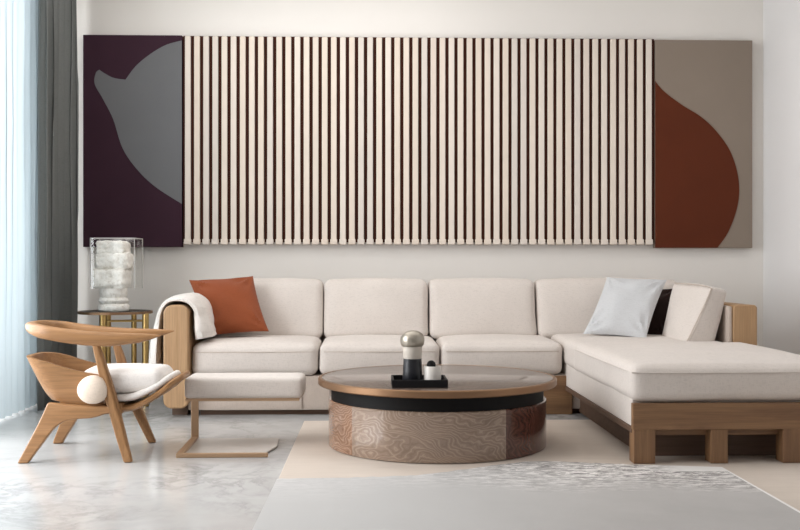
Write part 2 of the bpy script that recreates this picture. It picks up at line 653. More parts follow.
for i, y0 in enumerate((wy0, 4.45, 5.65)):
    y1 = (4.45, 5.65, wy1 - 0.05)[i]
    obj('window_pane', box(BM(), WX0 - 0.09, WX0 - 0.084, y0 + 0.05, y1, wz0 + 0.05, wz1 - 0.05), M['window_glass'], w)

# ------------------------------------------------------------------ curtains
def curtain(bm, x, y0, y1, z0, z1, amp, pitch, th, flare=0.0, nz=14, seed=0):
    n = int((y1 - y0) / pitch * 10)
    rows = []
    for j in range(nz + 1):
        t = j / nz
        z = z1 + (z0 - z1) * t
        row = []
        for i in range(n + 1):
            s = i / n
            y = y0 + (y1 - y0) * s
            ph = 2 * pi * s * (y1 - y0) / pitch
            a_ = amp * (0.75 + 0.35 * noise.noise(Vector((s * 9 + seed, t * 1.2, 0))))
            xx = x + a_ * sin(ph + 0.5 * noise.noise(Vector((s * 5, t * 2, seed)))) + 0.01 * noise.noise(Vector((s * 20, t * 4, 3)))
            yy = y + 0.35 * a_ * sin(2 * ph) + flare * t * (s - 0.5)
            row.append((xx, yy, z))
        rows.append(row)
    A = [[bm.verts.new(p) for p in r] for r in rows]
    for j in range(nz):
        for i in range(n):
            bm.faces.new((A[j][i], A[j][i + 1], A[j + 1][i + 1], A[j + 1][i]))
    return bm


CX = -2.10
o = obj('sheer_curtain', curtain(BM(), CX - 0.10, 5.35, 6.8, 0.015, 3.08, 0.035, 0.11, 0, seed=2), M['sheer'])
tag(o, 'white translucent sheer curtain glowing in front of the window', 'curtain')
o = obj('grey_curtain', curtain(BM(), CX + 0.01, 6.39, 7.16, 0.012, 3.08, 0.045, 0.13, 0, flare=0.06, seed=5), M['grey_curtain'])
mo = o.modifiers.new('th', 'SOLIDIFY'); mo.thickness = 0.006
tag(o, 'slate grey pleated curtain drawn back beside the plum canvas', 'curtain')
b = BM()
box(b, CX - 0.15, CX + 0.08, 3.0, 7.2, 3.085, 3.15)
o = struct('trim_1', b, M['white_trim'])

# ------------------------------------------------------------------ wall art
YA = 7.29
def art_panel(name, label, px0, px1, py0, py1, mat, shape, smat, sname):
    x0, x1 = X(px0, YA), X(px1, YA)
    z1, z0 = Z(py0, YA, (px0 + px1) / 2), Z(py1, YA, (px0 + px1) / 2)
    t = thing(name, label, 'wall art', ((x0 + x1) / 2, WALL_Y - 0.002, z0))
    obj('canvas', box(BM(), x0, x1, YA, WALL_Y - 0.002, z0, z1), mat, t, bevel=0.003, seg=2)
    poly = []
    for px, py in shape:
        q = PT(px, py, YA)
        poly.append((max(x0 + .001, min(x1 - .001, q.x)), max(z0 + .001, min(z1 - .001, q.z))))
    obj(sname, prism_y(BM(), poly, YA - 0.004, YA + 0.002), smat, t)
    return t


up = smooth_path([(182, 40.5), (166, 45), (150.5, 54), (136, 66), (125.6, 79.7)], 6)
ear = smooth_path([(125.6, 79.7), (114, 78), (105, 73.5), (99.5, 69.8)], 5)
down = smooth_path([(99.5, 69.8), (96, 73), (94.8, 84), (103, 99), (113.4, 119.6), (123, 149), (139, 171.6), (157, 188), (182, 204)], 6)
art_panel('canvas_art', 'dark plum canvas with a large grey curved shape, left of the slats', 83, 182, 35, 247, M['plum'],
          up[:-1] + ear[:-1] + down, M['grey_shape'], 'grey_shape')
sh = smooth_path([(655, 81), (664, 91.5), (682, 105), (700.4, 116.5), (716, 131), (730, 151), (737.5, 174), (739, 194), (735.7, 212.5), (727.6, 233), (717, 248)], 6)
art_panel('canvas_art', 'taupe canvas with a rust brown rounded shape, right of the slats', 655, 752.5, 40, 248, M['taupe'],
          [(655, 248)] + sh, M['rust'], 'rust_shape')

# slatted panel
xa, xb = X(183, YA), X(654.5, YA)
zt, zb = Z(37, YA, 400) , Z(245, YA, 400)
sp_ = thing('slatted_art_panel', 'long panel of upright cream slats over a dark backing, between two canvases', 'wall art', ((xa + xb) / 2, WALL_Y, zb))
obj('backing_board', box(BM(), xa, xb, YA + 0.012, WALL_Y - 0.002, zb + 0.02, zt), M['back_dark'], sp_)
YS = 7.278
NS = 52
s0, s1 = X(187.6, YS), X(649.2, YS)
sw = 0.0415
zb2 = Z(239, YS); zb3 = Z(244.6, YS)
zt2 = Z(37.3, YS)
masters = []
for k, mm in enumerate(slat_mats):
    b = BM()
    box(b, s0 - sw / 2, s0 + sw / 2, YS, YA + 0.014, zb2 - 0.002, zt2)
    box(b, s0 - sw / 2 - 0.005, s0 + sw / 2 + 0.005, YS - 0.012, YA + 0.012, zb3, zb2)
    masters.append(obj('slat', b, mm, sp_, bevel=0.006, seg=3))
order = [0, 1, 2, 2, 3, 0, 1, 3, 1, 2, 4, 3, 0, 3, 4, 1, 3]
used = set()
for i in range(NS):
    k = order[i % len(order)]
    if k in used:
        o = masters[k].copy(); COL.objects.link(o); o.parent = sp_
    else:
        o = masters[k]; used.add(k)
    o.location = ((s1 - s0) * i / (NS - 1), 0, 0)

# ------------------------------------------------------------------ rugs
o = obj('beige_rug', prism_z(BM(), [(-0.40, 3.2), (2.75, 3.2), (2.75, 5.92), (-0.39, 5.92)], 0.001, 0.010), M['beige_rug'], bevel=0.004, seg=2)
tag(o, 'large plain beige rug under the round coffee table and chaise', 'rug')
def gp(px, py):
    Y = (CAM_H - 0.016) * F / (py - 265) * 1.0
    return (X(px, Y), Y)
back = smooth_path([gp(722, 469.0), gp(680, 467.5), gp(640, 466.2), gp(590, 464), gp(540, 462), gp(505, 464.5), gp(470, 469), gp(435, 473.5), gp(400, 476), gp(340, 477.3), gp(277, 478)], 8)
rp = [(RX0, RY0), (RX1, RY0)]
for i, (x, y) in enumerate(back):
    k = 0.012 if 16 < i < len(back) - 1 else 0.0
    rp.append((x, y + k * noise.noise(Vector((x * 30, 0, 0))) + k * noise.noise(Vector((x * 90, 5, 0)))))
b = prism_z(BM(), rp, 0.0105, 0.016)
o = obj('grey_rug', b, M['grey_rug'], origin=((RX0 + RX1) / 2, (RY0 + RY1) / 2, 0.0105), angle=30)
tag(o, 'grey distressed rug with a pale border lying over the beige rug in front', 'rug')

# ------------------------------------------------------------------ sofa
SY = 6.20
SEAT = 0.452
BASET = 0.246
axl, axr = X(163, 6.12), X(188.5, 6.12)          # left arm
CHX0, CHX1 = 1.21, 2.245                         # chaise
CHY = 4.585
sofa = thing('sectional_sofa', 'long cream sectional sofa with wooden arms and a chaise on the right', 'sofa', (0.3, 6.8, 0))
# base platform
obj('base', soft_box(axr - 0.02, CHX0 + 0.3, SY + 0.005, 7.2, 0.03, BASET, 0.012, 8), M['cream_dark'], sofa)
obj('base_shade_strip', box(BM(), X(543, SY), CHX0 + 0.05, SY - 0.006, SY + 0.02, 0.0, BASET - 0.006), M['oak_frame'], sofa, bevel=0.003, seg=2)  # brown strip added to stand for the shade on the base beside the chaise
obj('plinth', box(BM(), axr + 0.05, CHX0 + 0.4, SY + 0.05, 7.1, 0.0, 0.05), M['plinth'], sofa)
# base divisions (vertical seams)
for px in (302, 330, 441):
    xx = X(px, SY)
    obj('base_seam', box(BM(), xx - 0.003, xx + 0.003, SY + 0.0, SY + 0.02, 0.04, BASET - 0.004), M['seam'], sofa)
sb = [axr + 0.002, X(318.5, SY), X(440.5, SY), X(563.5, SY)]
for i in range(3):
    x0, x1 = sb[i] + 0.004, sb[i + 1] - 0.004
    c = obj('seat_cushion', soft_box(x0, x1, SY - 0.02, 6.95, BASET + 0.002, SEAT - 0.006, 0.045, 18, (0.0, 0.012, 0.022), wob=0.004, seed=i * 3.3), M['cream'], sofa)
    # piping seam round the front
    zz = BASET + 0.148
    ff = SY - 0.0215
    obj('piping', tube(BM(), [(x0 + 0.03, ff + 0.0, zz), (x0 + 0.14, ff - 0.006, zz), ((x0 + x1) / 2, ff - 0.011, zz), (x1 - 0.14, ff - 0.006, zz), (x1 - 0.03, ff + 0.0, zz)], 0.0022, 6), M['cream_dark'], c)
# back frame
obj('back_frame', soft_box(axl + 0.03, X(757, 5.95) - 0.03, 7.06, 7.22, 0.08, 0.74, 0.03, 8), M['cream_dark'], sofa)
bb = [-1.13, X(323.5, 6.78), X(428.5, 6.78), X(536, 6.78), 2.13]
for i in range(4):
    x0, x1 = bb[i] + 0.003, bb[i + 1] - 0.003
    obj('back_cushion', soft_box(x0, x1, 6.68, 6.90, SEAT - 0.02, Z(279.5, 6.85, 400), 0.05, 18, (0.0, 0.03, 0.010), lean=0.30, wob=0.006, seed=i * 7.1 + 1), M['cream'], sofa)

# left arm
def pill(bm, x0, x1, z0, z1, y0, y1, r, rb=None):
    rb = rb or r
    pts = []
    for cx, cz, a0, rr in ((x1 - r, z1 - r, 0, r), (x0 + r, z1 - r, pi / 2, r), (x0 + rb, z0 + rb, pi, rb), (x1 - rb, z0 + rb, 1.5 * pi, rb)):
        for k in range(9):
            t = a0 + pi / 2 * k / 8
            pts.append((cx + rr * cos(t), cz + rr * sin(t)))
    return prism_y(bm, pts, y0, y1)
az1 = Z(305, 6.12, 175)
obj('armrest', pill(BM(), axl, axr, 0.055, az1, 6.12, 7.12, 0.055, 0.05), M['oak_arm'], sofa, bevel=0.012, seg=4)
# short block foot hidden under the arm
obj('foot', box(BM(), axl + 0.03, axr - 0.03, 6.25, 6.35, 0, 0.08), M['plinth'], sofa)
# right arm
rx0, rx1 = X(733.5, 5.95), X(757.5, 5.95)
obj('armrest', pill(BM(), rx0, rx1, 0.10, Z(305, 5.95, 745), 5.95, 7.12, 0.022), M['oak_arm'], sofa, bevel=0.008, seg=3)
obj('arm_pad', soft_box(rx0 - 0.030, rx0 + 0.001, 5.962, 7.0, SEAT - 0.05, Z(306, 5.95, 745), 0.012, 8), M['cream_dark'], sofa)

# chaise
cz0, cz1 = 0.292, 0.468
b = soft_box(CHX0, CHX1, CHY, 5.94, cz0, cz1, 0.045, 22, (0, 0.01, 0.012), wob=0.005, seed=9)
ch = obj('chaise_cushion', b, M['cream'], sofa)
b = soft_box(CHX0 + 0.002, rx0 - 0.03, 5.80, 6.92, cz0, cz1 - 0.002, 0.05, 20, (0, 0.0, 0.01), wob=0.004, seed=5)
obj('corner_cushion', b, M['cream'], sofa)
xx = CHX0 + 0.05
obj('piping', tube(BM(), smooth_path([(CHX0 - 0.001, 5.85, cz1 - 0.036), (CHX0 - 0.003, 5.2, cz1 - 0.036), (CHX0 + 0.004, CHY + 0.06, cz1 - 0.036), (CHX0 + 0.05, CHY + 0.0, cz1 - 0.036),
                                      (1.7, CHY - 0.008, cz1 - 0.036), (CHX1 - 0.05, CHY + 0.0, cz1 - 0.036)], 6), 0.003, 6), M['cream'], ch)
# fabric deck under the cushion, wooden frame round it
fz = Z(430, CHY, 640)
obj('side_panel', box(BM(), CHX0 + 0.012, CHX1 - 0.012, CHY + 0.04, 6.9, 0.175, cz0 + 0.02), M['cream'], sofa, bevel=0.006)
b = BM()
box(b, CHX0 + 0.004, CHX1 - 0.004, CHY - 0.003, CHY + 0.035, fz, cz0 - 0.002)
fr = obj('chaise_frame', b, M['oak_frame'], sofa, bevel=0.003, seg=2)
b = box(BM(), CHX0 + 0.006, CHX0 + 0.05, CHY + 0.036, 6.2, 0.148, 0.176)
obj('side_rail', b, M['plinth'], fr, bevel=0.003, seg=2)
b = box(BM(), CHX1 - 0.05, CHX1 - 0.006, CHY + 0.036, 6.9, 0.148, 0.176)
obj('side_rail', b, M['plinth'], fr, bevel=0.003, seg=2)
obj('lower_rail', box(BM(), CHX0 + 0.05, CHX1 - 0.05, CHY + 0.06, CHY + 0.09, fz - 0.035, fz + 0.01), M['oak_frame'], fr, bevel=0.003, seg=2)
for px0, px1 in ((634, 655.5), (711, 728), (783, 803)):
    obj('leg', box(BM(), X(px0, CHY), X(px1, CHY), CHY, CHY + 0.085, 0.011, fz + 0.003), M['oak_frame_z'], fr, bevel=0.003, seg=2)
obj('leg', box(BM(), CHX1 - 0.10, CHX1 - 0.006, CHY, CHY + 0.085, 0.011, fz + 0.003), M['oak_frame_z'], fr, bevel=0.003, seg=2)
obj('chaise_plinth', box(BM(), CHX0 + 0.10, CHX1 - 0.08, CHY + 0.19, 6.6, 0.011, 0.17), M['plinth'], sofa)

# ------------------------------------------------------------------ throw over the left arm
def throw():
    b = BM()
    y0, y1 = 6.15, 6.80
    cx = (axl + axr) / 2
    top = az1 + 0.012
    path = [(axl - 0.040, 0.24), (axl - 0.050, 0.34), (axl - 0.048, 0.46), (axl - 0.034, 0.56), (axl - 0.016, 0.64), (axl + 0.02, top - 0.004), (cx, top + 0.010),
            (axr - 0.02, top - 0.002), (axr + 0.020, top - 0.05), (axr + 0.028, 0.60), (axr + 0.035, 0.54), (axr + 0.045, SEAT + 0.022)]
    path = smooth_path(path, 5)
    th0 = (0.045, 0.050, 0.045, 0.035, 0.030, 0.028, 0.032, 0.045, 0.055, 0.065, 0.075, 0.080)
    n = 16
    A, B = [], []
    for k in range(n + 1):
        s = k / n
        y = y0 + (y1 - y0) * s
        ra, rb_ = [], []
        for i, (x, z) in enumerate(path):
            q = path[min(i + 1, len(path) - 1)]; p = path[max(i - 1, 0)]
            d = Vector((q[0] - p[0], 0, q[1] - p[1])).normalized()
            nn = Vector((-d.z, 0, d.x))
            f = i / (len(path) - 1)
            q_ = f * 11; i_ = min(10, int(q_)); th = (th0[i_] + (th0[i_ + 1] - th0[i_]) * (q_ - i_)) * (0.55 + 0.45 * min(1, s * 8)) 
            fold = 0.006 * sin(y * 55 + f * 3) + 0.006 * noise.noise(Vector((y * 6, f * 8, 1)))
            end = abs(f - 0.5) * 2
            o_ = nn * (0.004 + fold * (0.3 + end))
            edge = 0.6 if k in (0, n) else 1.0
            base = Vector((x, y + (0.02 * noise.noise(Vector((f * 6, s, 4)))), z))
            ra.append(b.verts.new(base + o_ + nn * th * edge))
            rb_.append(b.verts.new(base + o_ - nn * th * 0.2 * edge))
        A.append(ra); B.append(rb_)
    m = len(path)
    for k in range(n):
        for i in range(m - 1):
            b.faces.new((A[k][i], A[k + 1][i], A[k + 1][i + 1], A[k][i + 1]))
            b.faces.new((B[k][i], B[k][i + 1], B[k + 1][i + 1], B[k + 1][i]))
        for i in (0, m - 1):
            b.faces.new((A[k][i], B[k][i], B[k + 1][i], A[k + 1][i]))
    for k in (0, n):
        for i in range(m - 1):
            b.faces.new((A[k][i], A[k][i + 1], B[k][i + 1], B[k][i]))
    return b, path
b, tp = throw()
t = thing('throw_blanket', 'off-white knitted throw draped over the left wooden sofa arm', 'throw', ((axl + axr) / 2, 6.5, az1))
obj('blanket', b, M['throw'], t, angle=60)
me = bpy.data.objects['blanket'].data
ny = len(tp)
vv = [me.vertices[i * 1].co.copy() for i in range(len(me.vertices))]
off = Vector(t.location)
for k in (2, 4):
    pts = []
    for i in range(ny):
        pts.append(vv[k * 2 * ny + i] + off + Vector((0, 0, 0.0)))
    obj('stripe', tube(BM(), pts, 0.004, 6), M['seam'], t)

# ------------------------------------------------------------------ scatter pillows
o = obj('throw_pillow', pillow(PT(189, 280, 6.66), PT(253, 276, 6.70), PT(269, 331.5, 6.46), PT(206, 336.5, 6.44), 0.075, seed=1), M['orange'])
tag(o, 'rust orange square cushion leaning at the left end of the sofa', 'cushion')
o = obj('throw_pillow', pillow(PT(607, 277, 6.66), PT(667, 279.5, 6.50), PT(646, 339, 6.22), PT(583, 334, 6.38), 0.075, seed=4), M['grey_pillow'])
tag(o, 'pale grey square cushion leaning on the chaise corner', 'cushion')
o = obj('throw_pillow', pillow(PT(636, 288, 6.72), PT(678, 288, 6.62), PT(664, 339, 6.46), PT(628, 334, 6.56), 0.05, seed=7), M['dark_pillow'])
tag(o, 'dark brown cushion tucked between the pale grey and cream cushions', 'cushion')


def box_cushion():
    A = {(-1, -1, 1): PT(713, 287, 5.98), (-1, -1, -1): PT(684, 349, 5.96), (1, -1, 1): PT(728, 291, 6.02), (1, -1, -1): PT(714, 348.5, 5.99),
         (-1, 1, 1): PT(673, 282, 6.45), (-1, 1, -1): PT(659, 341, 6.38), (1, 1, 1): PT(700, 283, 6.50), (1, 1, -1): PT(694, 341, 6.45)}
    def fn(p):
        u, v, w = p.x / 0.065, p.y / 0.22, p.z / 0.19
        r = Vector((0, 0, 0))
        for (a_, b_, c_), q in A.items():
            r += q * ((1 + a_ * u) / 2) * ((1 + b_ * v) / 2) * ((1 + c_ * w) / 2)
        return r
    b = BM()
    soft(b, (0.13, 0.44, 0.38), 0.022, fn, 20, (0.018, 0.006, 0.006), 0.005, 3.0)
    pts = [fn(Vector(p)) for p in smooth_path([(-0.066, 0.20, 0.185), (-0.066, 0, 0.19), (-0.066, -0.19, 0.185), (-0.066, -0.216, 0.15), (-0.066, -0.222, 0), (-0.066, -0.216, -0.16)], 5)]
    return b, pts
b, pts = box_cushion()
t = thing('box_cushion', 'thick cream box cushion with a seamed edge against the right arm', 'cushion', tuple(PT(690, 346, 6.15)))
obj('cushion_body', b, M['cream'], t)
obj('piping', tube(BM(), pts, 0.0035, 6), M['cream_dark'], t)

# ------------------------------------------------------------------ coffee table
TY = 5.165
tcx = X(437, TY)
R0 = 0.560
RT = 0.613
ct = thing('coffee_table', 'round coffee table with a bronze rimmed top on a burl veneer drum', 'coffee table', (tcx, TY, 0.011))
z0 = 0.011
zd = 0.250
# drum in arcs of three tones: main, dark red right front, amber left front
def drum_arc_mesh(a0, a1, n):
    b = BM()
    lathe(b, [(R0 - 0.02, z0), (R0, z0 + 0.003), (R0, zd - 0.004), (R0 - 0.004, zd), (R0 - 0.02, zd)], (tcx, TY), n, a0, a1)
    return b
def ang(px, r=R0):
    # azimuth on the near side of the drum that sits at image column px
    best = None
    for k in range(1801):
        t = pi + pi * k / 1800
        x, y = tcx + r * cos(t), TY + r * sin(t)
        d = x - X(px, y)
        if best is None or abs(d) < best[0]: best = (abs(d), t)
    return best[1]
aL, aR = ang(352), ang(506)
obj('drum_arc', drum_arc_mesh(aL, aR, 48), M['drum'], ct)
obj('drum_arc', drum_arc_mesh(aR, 2 * pi + 0.5, 30), M['drum_red'], ct)
obj('drum_arc', drum_arc_mesh(pi - 0.5, aL, 30), M['drum_orange'], ct)
obj('drum_arc', drum_arc_mesh(0.5, pi - 0.5, 40), M['drum'], ct)
b = BM()
lathe(b, [(0, z0), (R0 - 0.019, z0), (R0 - 0.019, zd - 0.002), (0, zd - 0.002)], (tcx, TY), 64)
obj('drum_core', b, M['plinth'], ct)
lathe(b := BM(), [(0, zd - 0.003), (0.543, zd - 0.003), (0.546, zd), (0.546, 0.320), (0, 0.320)], (tcx, TY), 96)
obj('recessed_band', b, M['black'], ct)
b = lathe(BM(), [(0, 0.318), (RT - 0.03, 0.318), (RT - 0.005, 0.320), (RT, 0.325), (RT, 0.351), (RT - 0.004, 0.355), (RT - 0.016, 0.356), (RT - 0.020, 0.352), (0, 0.352)], (tcx, TY), 128)
obj('rim', b, M['bronze'], ct)
b = lathe(BM(), [(0, 0.3522), (RT - 0.021, 0.3522), (RT - 0.021, 0.3545), (RT - 0.023, 0.3555), (0, 0.3555)], (tcx, TY), 128)
obj('tabletop', b, M['table_stone'], ct)
TT = 0.3556

# tray, bottle, cup
x0, x1 = X(392, 4.67), X(448, 4.67)
ty0, ty1 = 4.67, 4.90
b = BM()
box(b, x0, x1, ty0, ty1, TT, TT + 0.012)
wt = 0.01
box(b, x0, x1, ty0, ty0 + wt, TT + 0.012, TT + 0.036)
box(b, x0, x1, ty1 - wt, ty1, TT + 0.012, TT + 0.036)
box(b, x0, x0 + wt, ty0 + wt, ty1 - wt, TT + 0.012, TT + 0.036)
box(b, x1 - wt, x1, ty0 + wt, ty1 - wt, TT + 0.012, TT + 0.036)
o = obj('serving_tray', b, M['black_matte'])
tag(o, 'small square black tray on the round coffee table', 'tray')
FT = TT + 0.0125
by = 4.80
bx_ = X(412.5, by)
fl = thing('carafe', 'tall two-tone carafe with a rounded pewter head, on the black tray', 'carafe', (bx_, by, FT))
zA, zB, zC = Z(358.5, by), Z(345, by), Z(330.5, by)
obj('lower_body', lathe(BM(), [(0, FT), (0.046, FT), (0.049, FT + 0.006), (0.046, (FT + zA) / 2), (0.0435, zA), (0, zA)], (bx_, by), 48), M['navy'], fl)
obj('upper_body', lathe(BM(), [(0, zA), (0.042, zA), (0.0435, zA + 0.004), (0.047, zB - 0.01), (0.047, zB + 0.004), (0, zB + 0.006)], (bx_, by), 48), M['pale_glaze'], fl)
b = lathe(BM(), [(0, zB - 0.002), (0.052, zB - 0.006), (0.058, zB + 0.004), (0.060, zB + 0.020), (0.057, zB + 0.036), (0.048, zB + 0.052), (0.034, zC - 0.006), (0.015, zC), (0, zC + 0.0005)], (bx_, by), 48)
for v_ in b.verts:
    d = noise.noise(v_.co * 22) * 0.005
    v_.co.x += d; v_.co.y += d * 0.5
obj('domed_lid', b, M['pewter'], fl)
cy_ = 4.78
cx_ = X(432.5, cy_)
cu = thing('lidded_cup', 'small white cup with a black knob, beside the carafe on the tray', 'cup', (cx_, cy_, FT))
cr = 0.042
zc = Z(366, cy_)
obj('cup_body', lathe(BM(), [(0, FT), (cr - 0.004, FT), (cr - 0.001, FT + 0.004), (cr, zc - 0.003), (cr - 0.002, zc), (cr - 0.005, zc), (cr - 0.006, zc - 0.008), (0, zc - 0.008)], (cx_, cy_), 48), M['white_cup'], cu)
obj('knob', lathe(BM(), [(0, zc - 0.009), (0.020, zc - 0.009), (0.022, zc + 0.004), (0.019, zc + 0.016), (0.010, zc + 0.025), (0, zc + 0.027)], (cx_ - 0.006, cy_), 24), M['black'], cu)

# ------------------------------------------------------------------ side table + sculpture
sy = 6.72
sx = X(115.5, sy)
stz = Z(311, sy, 115)
st_ = thing('side_table', 'round smoked glass side table with gold legs behind the armchair', 'side table', (sx, sy, 0))
sr = 0.238
obj('glass_top', lathe(BM(), [(0, stz - 0.012), (sr - 0.004, stz - 0.012), (sr - 0.004, stz), (0, stz)], (sx, sy), 72), M['smoked'], st_)
obj('gold_rim', lathe(BM(), [(sr - 0.004, stz - 0.016), (sr + 0.004, stz - 0.016), (sr + 0.004, stz + 0.001), (sr - 0.004, stz + 0.001), (sr - 0.004, stz - 0.016)], (sx, sy), 72), M['bronze'], st_)
for px, yy, r in ((103, sy - 0.12, 0.024), (108.5, sy + 0.13, 0.016), (134, sy + 0.10, 0.018), (145.5, sy - 0.08, 0.022)):
    xx = X(px, yy)
    obj('leg', tube(BM(), [(xx, yy, 0), (xx, yy, stz - 0.012)], r, 20), M['gold'], st_)
obj('cross_bar', tube(BM(), [(X(103, sy - 0.12), sy - 0.12, stz - 0.06), (X(145.5, sy - 0.08), sy - 0.08, stz - 0.06)], 0.008, 10), M['gold'], st_)
obj('foot_ring', tube(BM(), [(sx + 0.20 * cos(2 * pi * k / 40), sy + 0.20 * sin(2 * pi * k / 40), 0.012) for k in range(40)], 0.010, 10, closed=True), M['gold'], st_)

scy = sy
def sz(py): return Z(py, scy, 113)
su = thing('stone_sculpture', 'carved white stone sculpture inside a clear glass box on the side table', 'sculpture', (X(113, scy), scy, stz + 0.001))
def rough(px0, px1, py0, py1, dep, r, k, seed):
    b = BM()
    x0, x1 = X(px0, scy), X(px1, scy)
    soft_box(x0, x1, scy - dep / 2, scy + dep / 2, sz(py1), sz(py0), r, 22, (0, 0, 0), bm=b)
    for v_ in b.verts:
        q = v_.co * 26 + Vector((seed, 0, 0))
        d = noise.noise_vector(q) * k + noise.noise_vector(q * 2.3) * k * 0.5
        v_.co += d
    return b
zf = stz + 0.001
b = lathe(BM(), [(0, zf), (0.098, zf), (0.104, zf + 0.012), (0.104, zf + 0.03), (0.096, zf + 0.042), (0.086, zf + 0.048), (0.094, zf + 0.056), (0.098, zf + 0.07), (0.09, zf + 0.084),
                 (0.078, zf + 0.09), (0.088, zf + 0.10), (0.092, zf + 0.125), (0.086, zf + 0.15), (0.08, zf + 0.17), (0, zf + 0.17)], (X(113.5, scy), scy), 48)
for v_ in b.verts:
    if v_.co.z > zf + 0.004:
        v_.co += noise.noise_vector(v_.co * 30) * 0.005
obj('turned_base', b, M['stone'], su)
obj('lower_block', rough(94.5, 128.5, 268, 288, 0.22, 0.035, 0.007, 1), M['stone'], su)
obj('middle_block', rough(98.5, 131.5, 252.5, 269, 0.20, 0.03, 0.010, 6), M['stone'], su)
obj('upper_block', rough(99, 127.5, 241, 254.5, 0.19, 0.025, 0.008, 12), M['stone'], su)
gx0, gx1, gz0, gz1 = X(91, scy - .1), X(135, scy - .1), sz(288.5), sz(238.5)
b = BM()
g0, g1 = scy - 0.115, scy + 0.115
th = 0.004
box(b, gx0, gx1, g0, g0 + th, gz0, gz1)
box(b, gx0, gx1, g1 - th, g1, gz0, gz1)
box(b, gx0, gx0 + th, g0 + th, g1 - th, gz0, gz1)
box(b, gx1 - th, gx1, g0 + th, g1 - th, gz0, gz1)
gc = obj('glass_box', b, M['glass'], su)
b = BM()
e = 0.0026
for xx in (gx0, gx1):
    for yy in (g0, g1):
        box(b, xx - e, xx + e, yy - e, yy + e, gz0, gz1)
for yy in (g0, g1):
    box(b, gx0, gx1, yy - e, yy + e, gz1 - e, gz1 + e)
for xx in (gx0, gx1):
    box(b, xx - e, xx + e, g0, g1, gz1 - e, gz1 + e)
obj('box_edge', b, M['glass_edge'], gc)

# ------------------------------------------------------------------ C-shaped bench table
cb = thing('cantilever_bench', 'low cream topped bench on a C-shaped champagne metal frame', 'bench', (X(230, 5.2), 5.2, 0))
y0, y1 = 5.12, 5.36
bx0, bx1 = X(184, y0), X(303, y0)
bz1, bz0 = Z(377.5, y0, 240), Z(399, y0, 240)
obj('top_pad', soft_box(bx0, bx1, y0, y1, bz0, bz1, 0.022, 14, (0, 0, 0.002)), M['cream'], cb)
b = BM()
fzb = bz0 - 0.012
box(b, bx0 + 0.005, bx1 - 0.02, y0 + 0.01, y0 + 0.035, fzb, bz0 + 0.003)
box(b, bx0 + 0.005, bx1 - 0.02, y1 - 0.035, y1 - 0.01, fzb, bz0 + 0.003)
box(b, bx0 + 0.005, bx0 + 0.03, y0 + 0.035, y1 - 0.035, fzb, bz0 + 0.003)
box(b, bx1 - 0.045, bx1 - 0.02, y0 + 0.035, y1 - 0.035, fzb, bz0 + 0.003)
obj('top_frame', b, M['frame_bronze'], cb, bevel=0.002, seg=2)
py_ = 5.335
xp = X(195, py_)
obj('post', box(BM(), xp - 0.019, xp + 0.019, py_ - 0.012, py_ + 0.012, 0.012, fzb + 0.002), M['frame_bronze'], cb, bevel=0.003, seg=2)
def bar(bm, a_, b_, w, z0, z1):
    a_, b_ = Vector(a_), Vector(b_)
    d = (b_ - a_).normalized()
    s = Vector((-d.y, d.x)) * w / 2
    poly = [tuple(a_ - s), tuple(b_ - s), tuple(b_ + s), tuple(a_ + s)]
    return prism_z(bm, poly, z0, z1)
fy = 4.86
pBL = (X(196, py_), py_)
pFL = (X(180, fy), fy)
pFR = (X(268, fy), fy)
pBR = (X(277, 5.10), 5.10)
b = BM()
bar(b, (pBL[0] - 0.005, pBL[1] + 0.01), (pFL[0], pFL[1] - 0.012), 0.034, 0.0, 0.022)
bar(b, (pFL[0] - 0.012, pFL[1]), pFR, 0.024, 0.0, 0.021)
obj('base_frame', b, M['frame_bronze'], cb, bevel=0.003, seg=2)
b = prism_z(BM(), [(pFL[0] + 0.01, pFL[1] + 0.012), (pFR[0] - 0.03, pFR[1] + 0.012), pBR, (pBR[0] - 0.01, py_), (pBL[0] + 0.012, py_)], 0.004, 0.010)
obj('base_plate', b, m_plain('pale_base_plate', '#c9c2bb', 0.25, var=0.03), cb)

# ------------------------------------------------------------------ armchair
CYN, CYF = 4.80, 5.15      # near and far side planes
ac = thing('lounge_chair', 'low oak lounge chair with white cushions, left of the sofa', 'armchair', (X(92, 5.0), 5.0, 0))


def side(poly, Yr):
    """image-plane outline -> (x, z) metres on the plane Y = Yr"""
    return [(X(a_, Yr), Z(b_, Yr, a_)) for a_, b_ in poly]


def slanted(bm, poly, yfun, th):
    """side profile poly [(x,z)], whose plane leans: y = yfun(z) is the outer face, th thick (signed)"""
    A = [bm.verts.new((x, yfun(z), z)) for x, z in poly]
    B = [bm.verts.new((x, yfun(z) + th, z)) for x, z in poly]
    n = len(poly)
    bm.faces.new(A); bm.faces.new(B[::-1])
    for i in range(n):
        bm.faces.new((A[i], B[i], B[(i + 1) % n], A[(i + 1) % n]))
    return bm


Yn = CYN - 0.02
yn = lambda z: Yn - (0.05 * max(0, 0.26 - z) / 0.26)
yf = lambda z: CYF + 0.02 + (0.12 * max(0, 0.26 - z) / 0.26)
# front legs (arm to floor)
fl_poly = side(smooth_path([(90.5, 341), (97, 341)], 1) + smooth_path([(97, 341), (104, 360), (113, 388), (119, 409), (127, 436), (134.2, 460.5)], 4)
               + smooth_path([(126, 461), (117, 437), (107.5, 409), (101, 388), (95.5, 362), (90.5, 341)], 4)[:-1], Yn)
zmin = min(p[1] for p in fl_poly)
fl_poly = [(x, max(0.0, z - zmin if z < 0.02 else z)) for x, z in fl_poly]
obj('leg', slanted(BM(), fl_poly, yn, 0.035), M['oak_z'], ac, bevel=0.008, seg=3)
obj('leg', slanted(BM(), fl_poly, yf, -0.035), M['oak_z'], ac, bevel=0.008, seg=3)
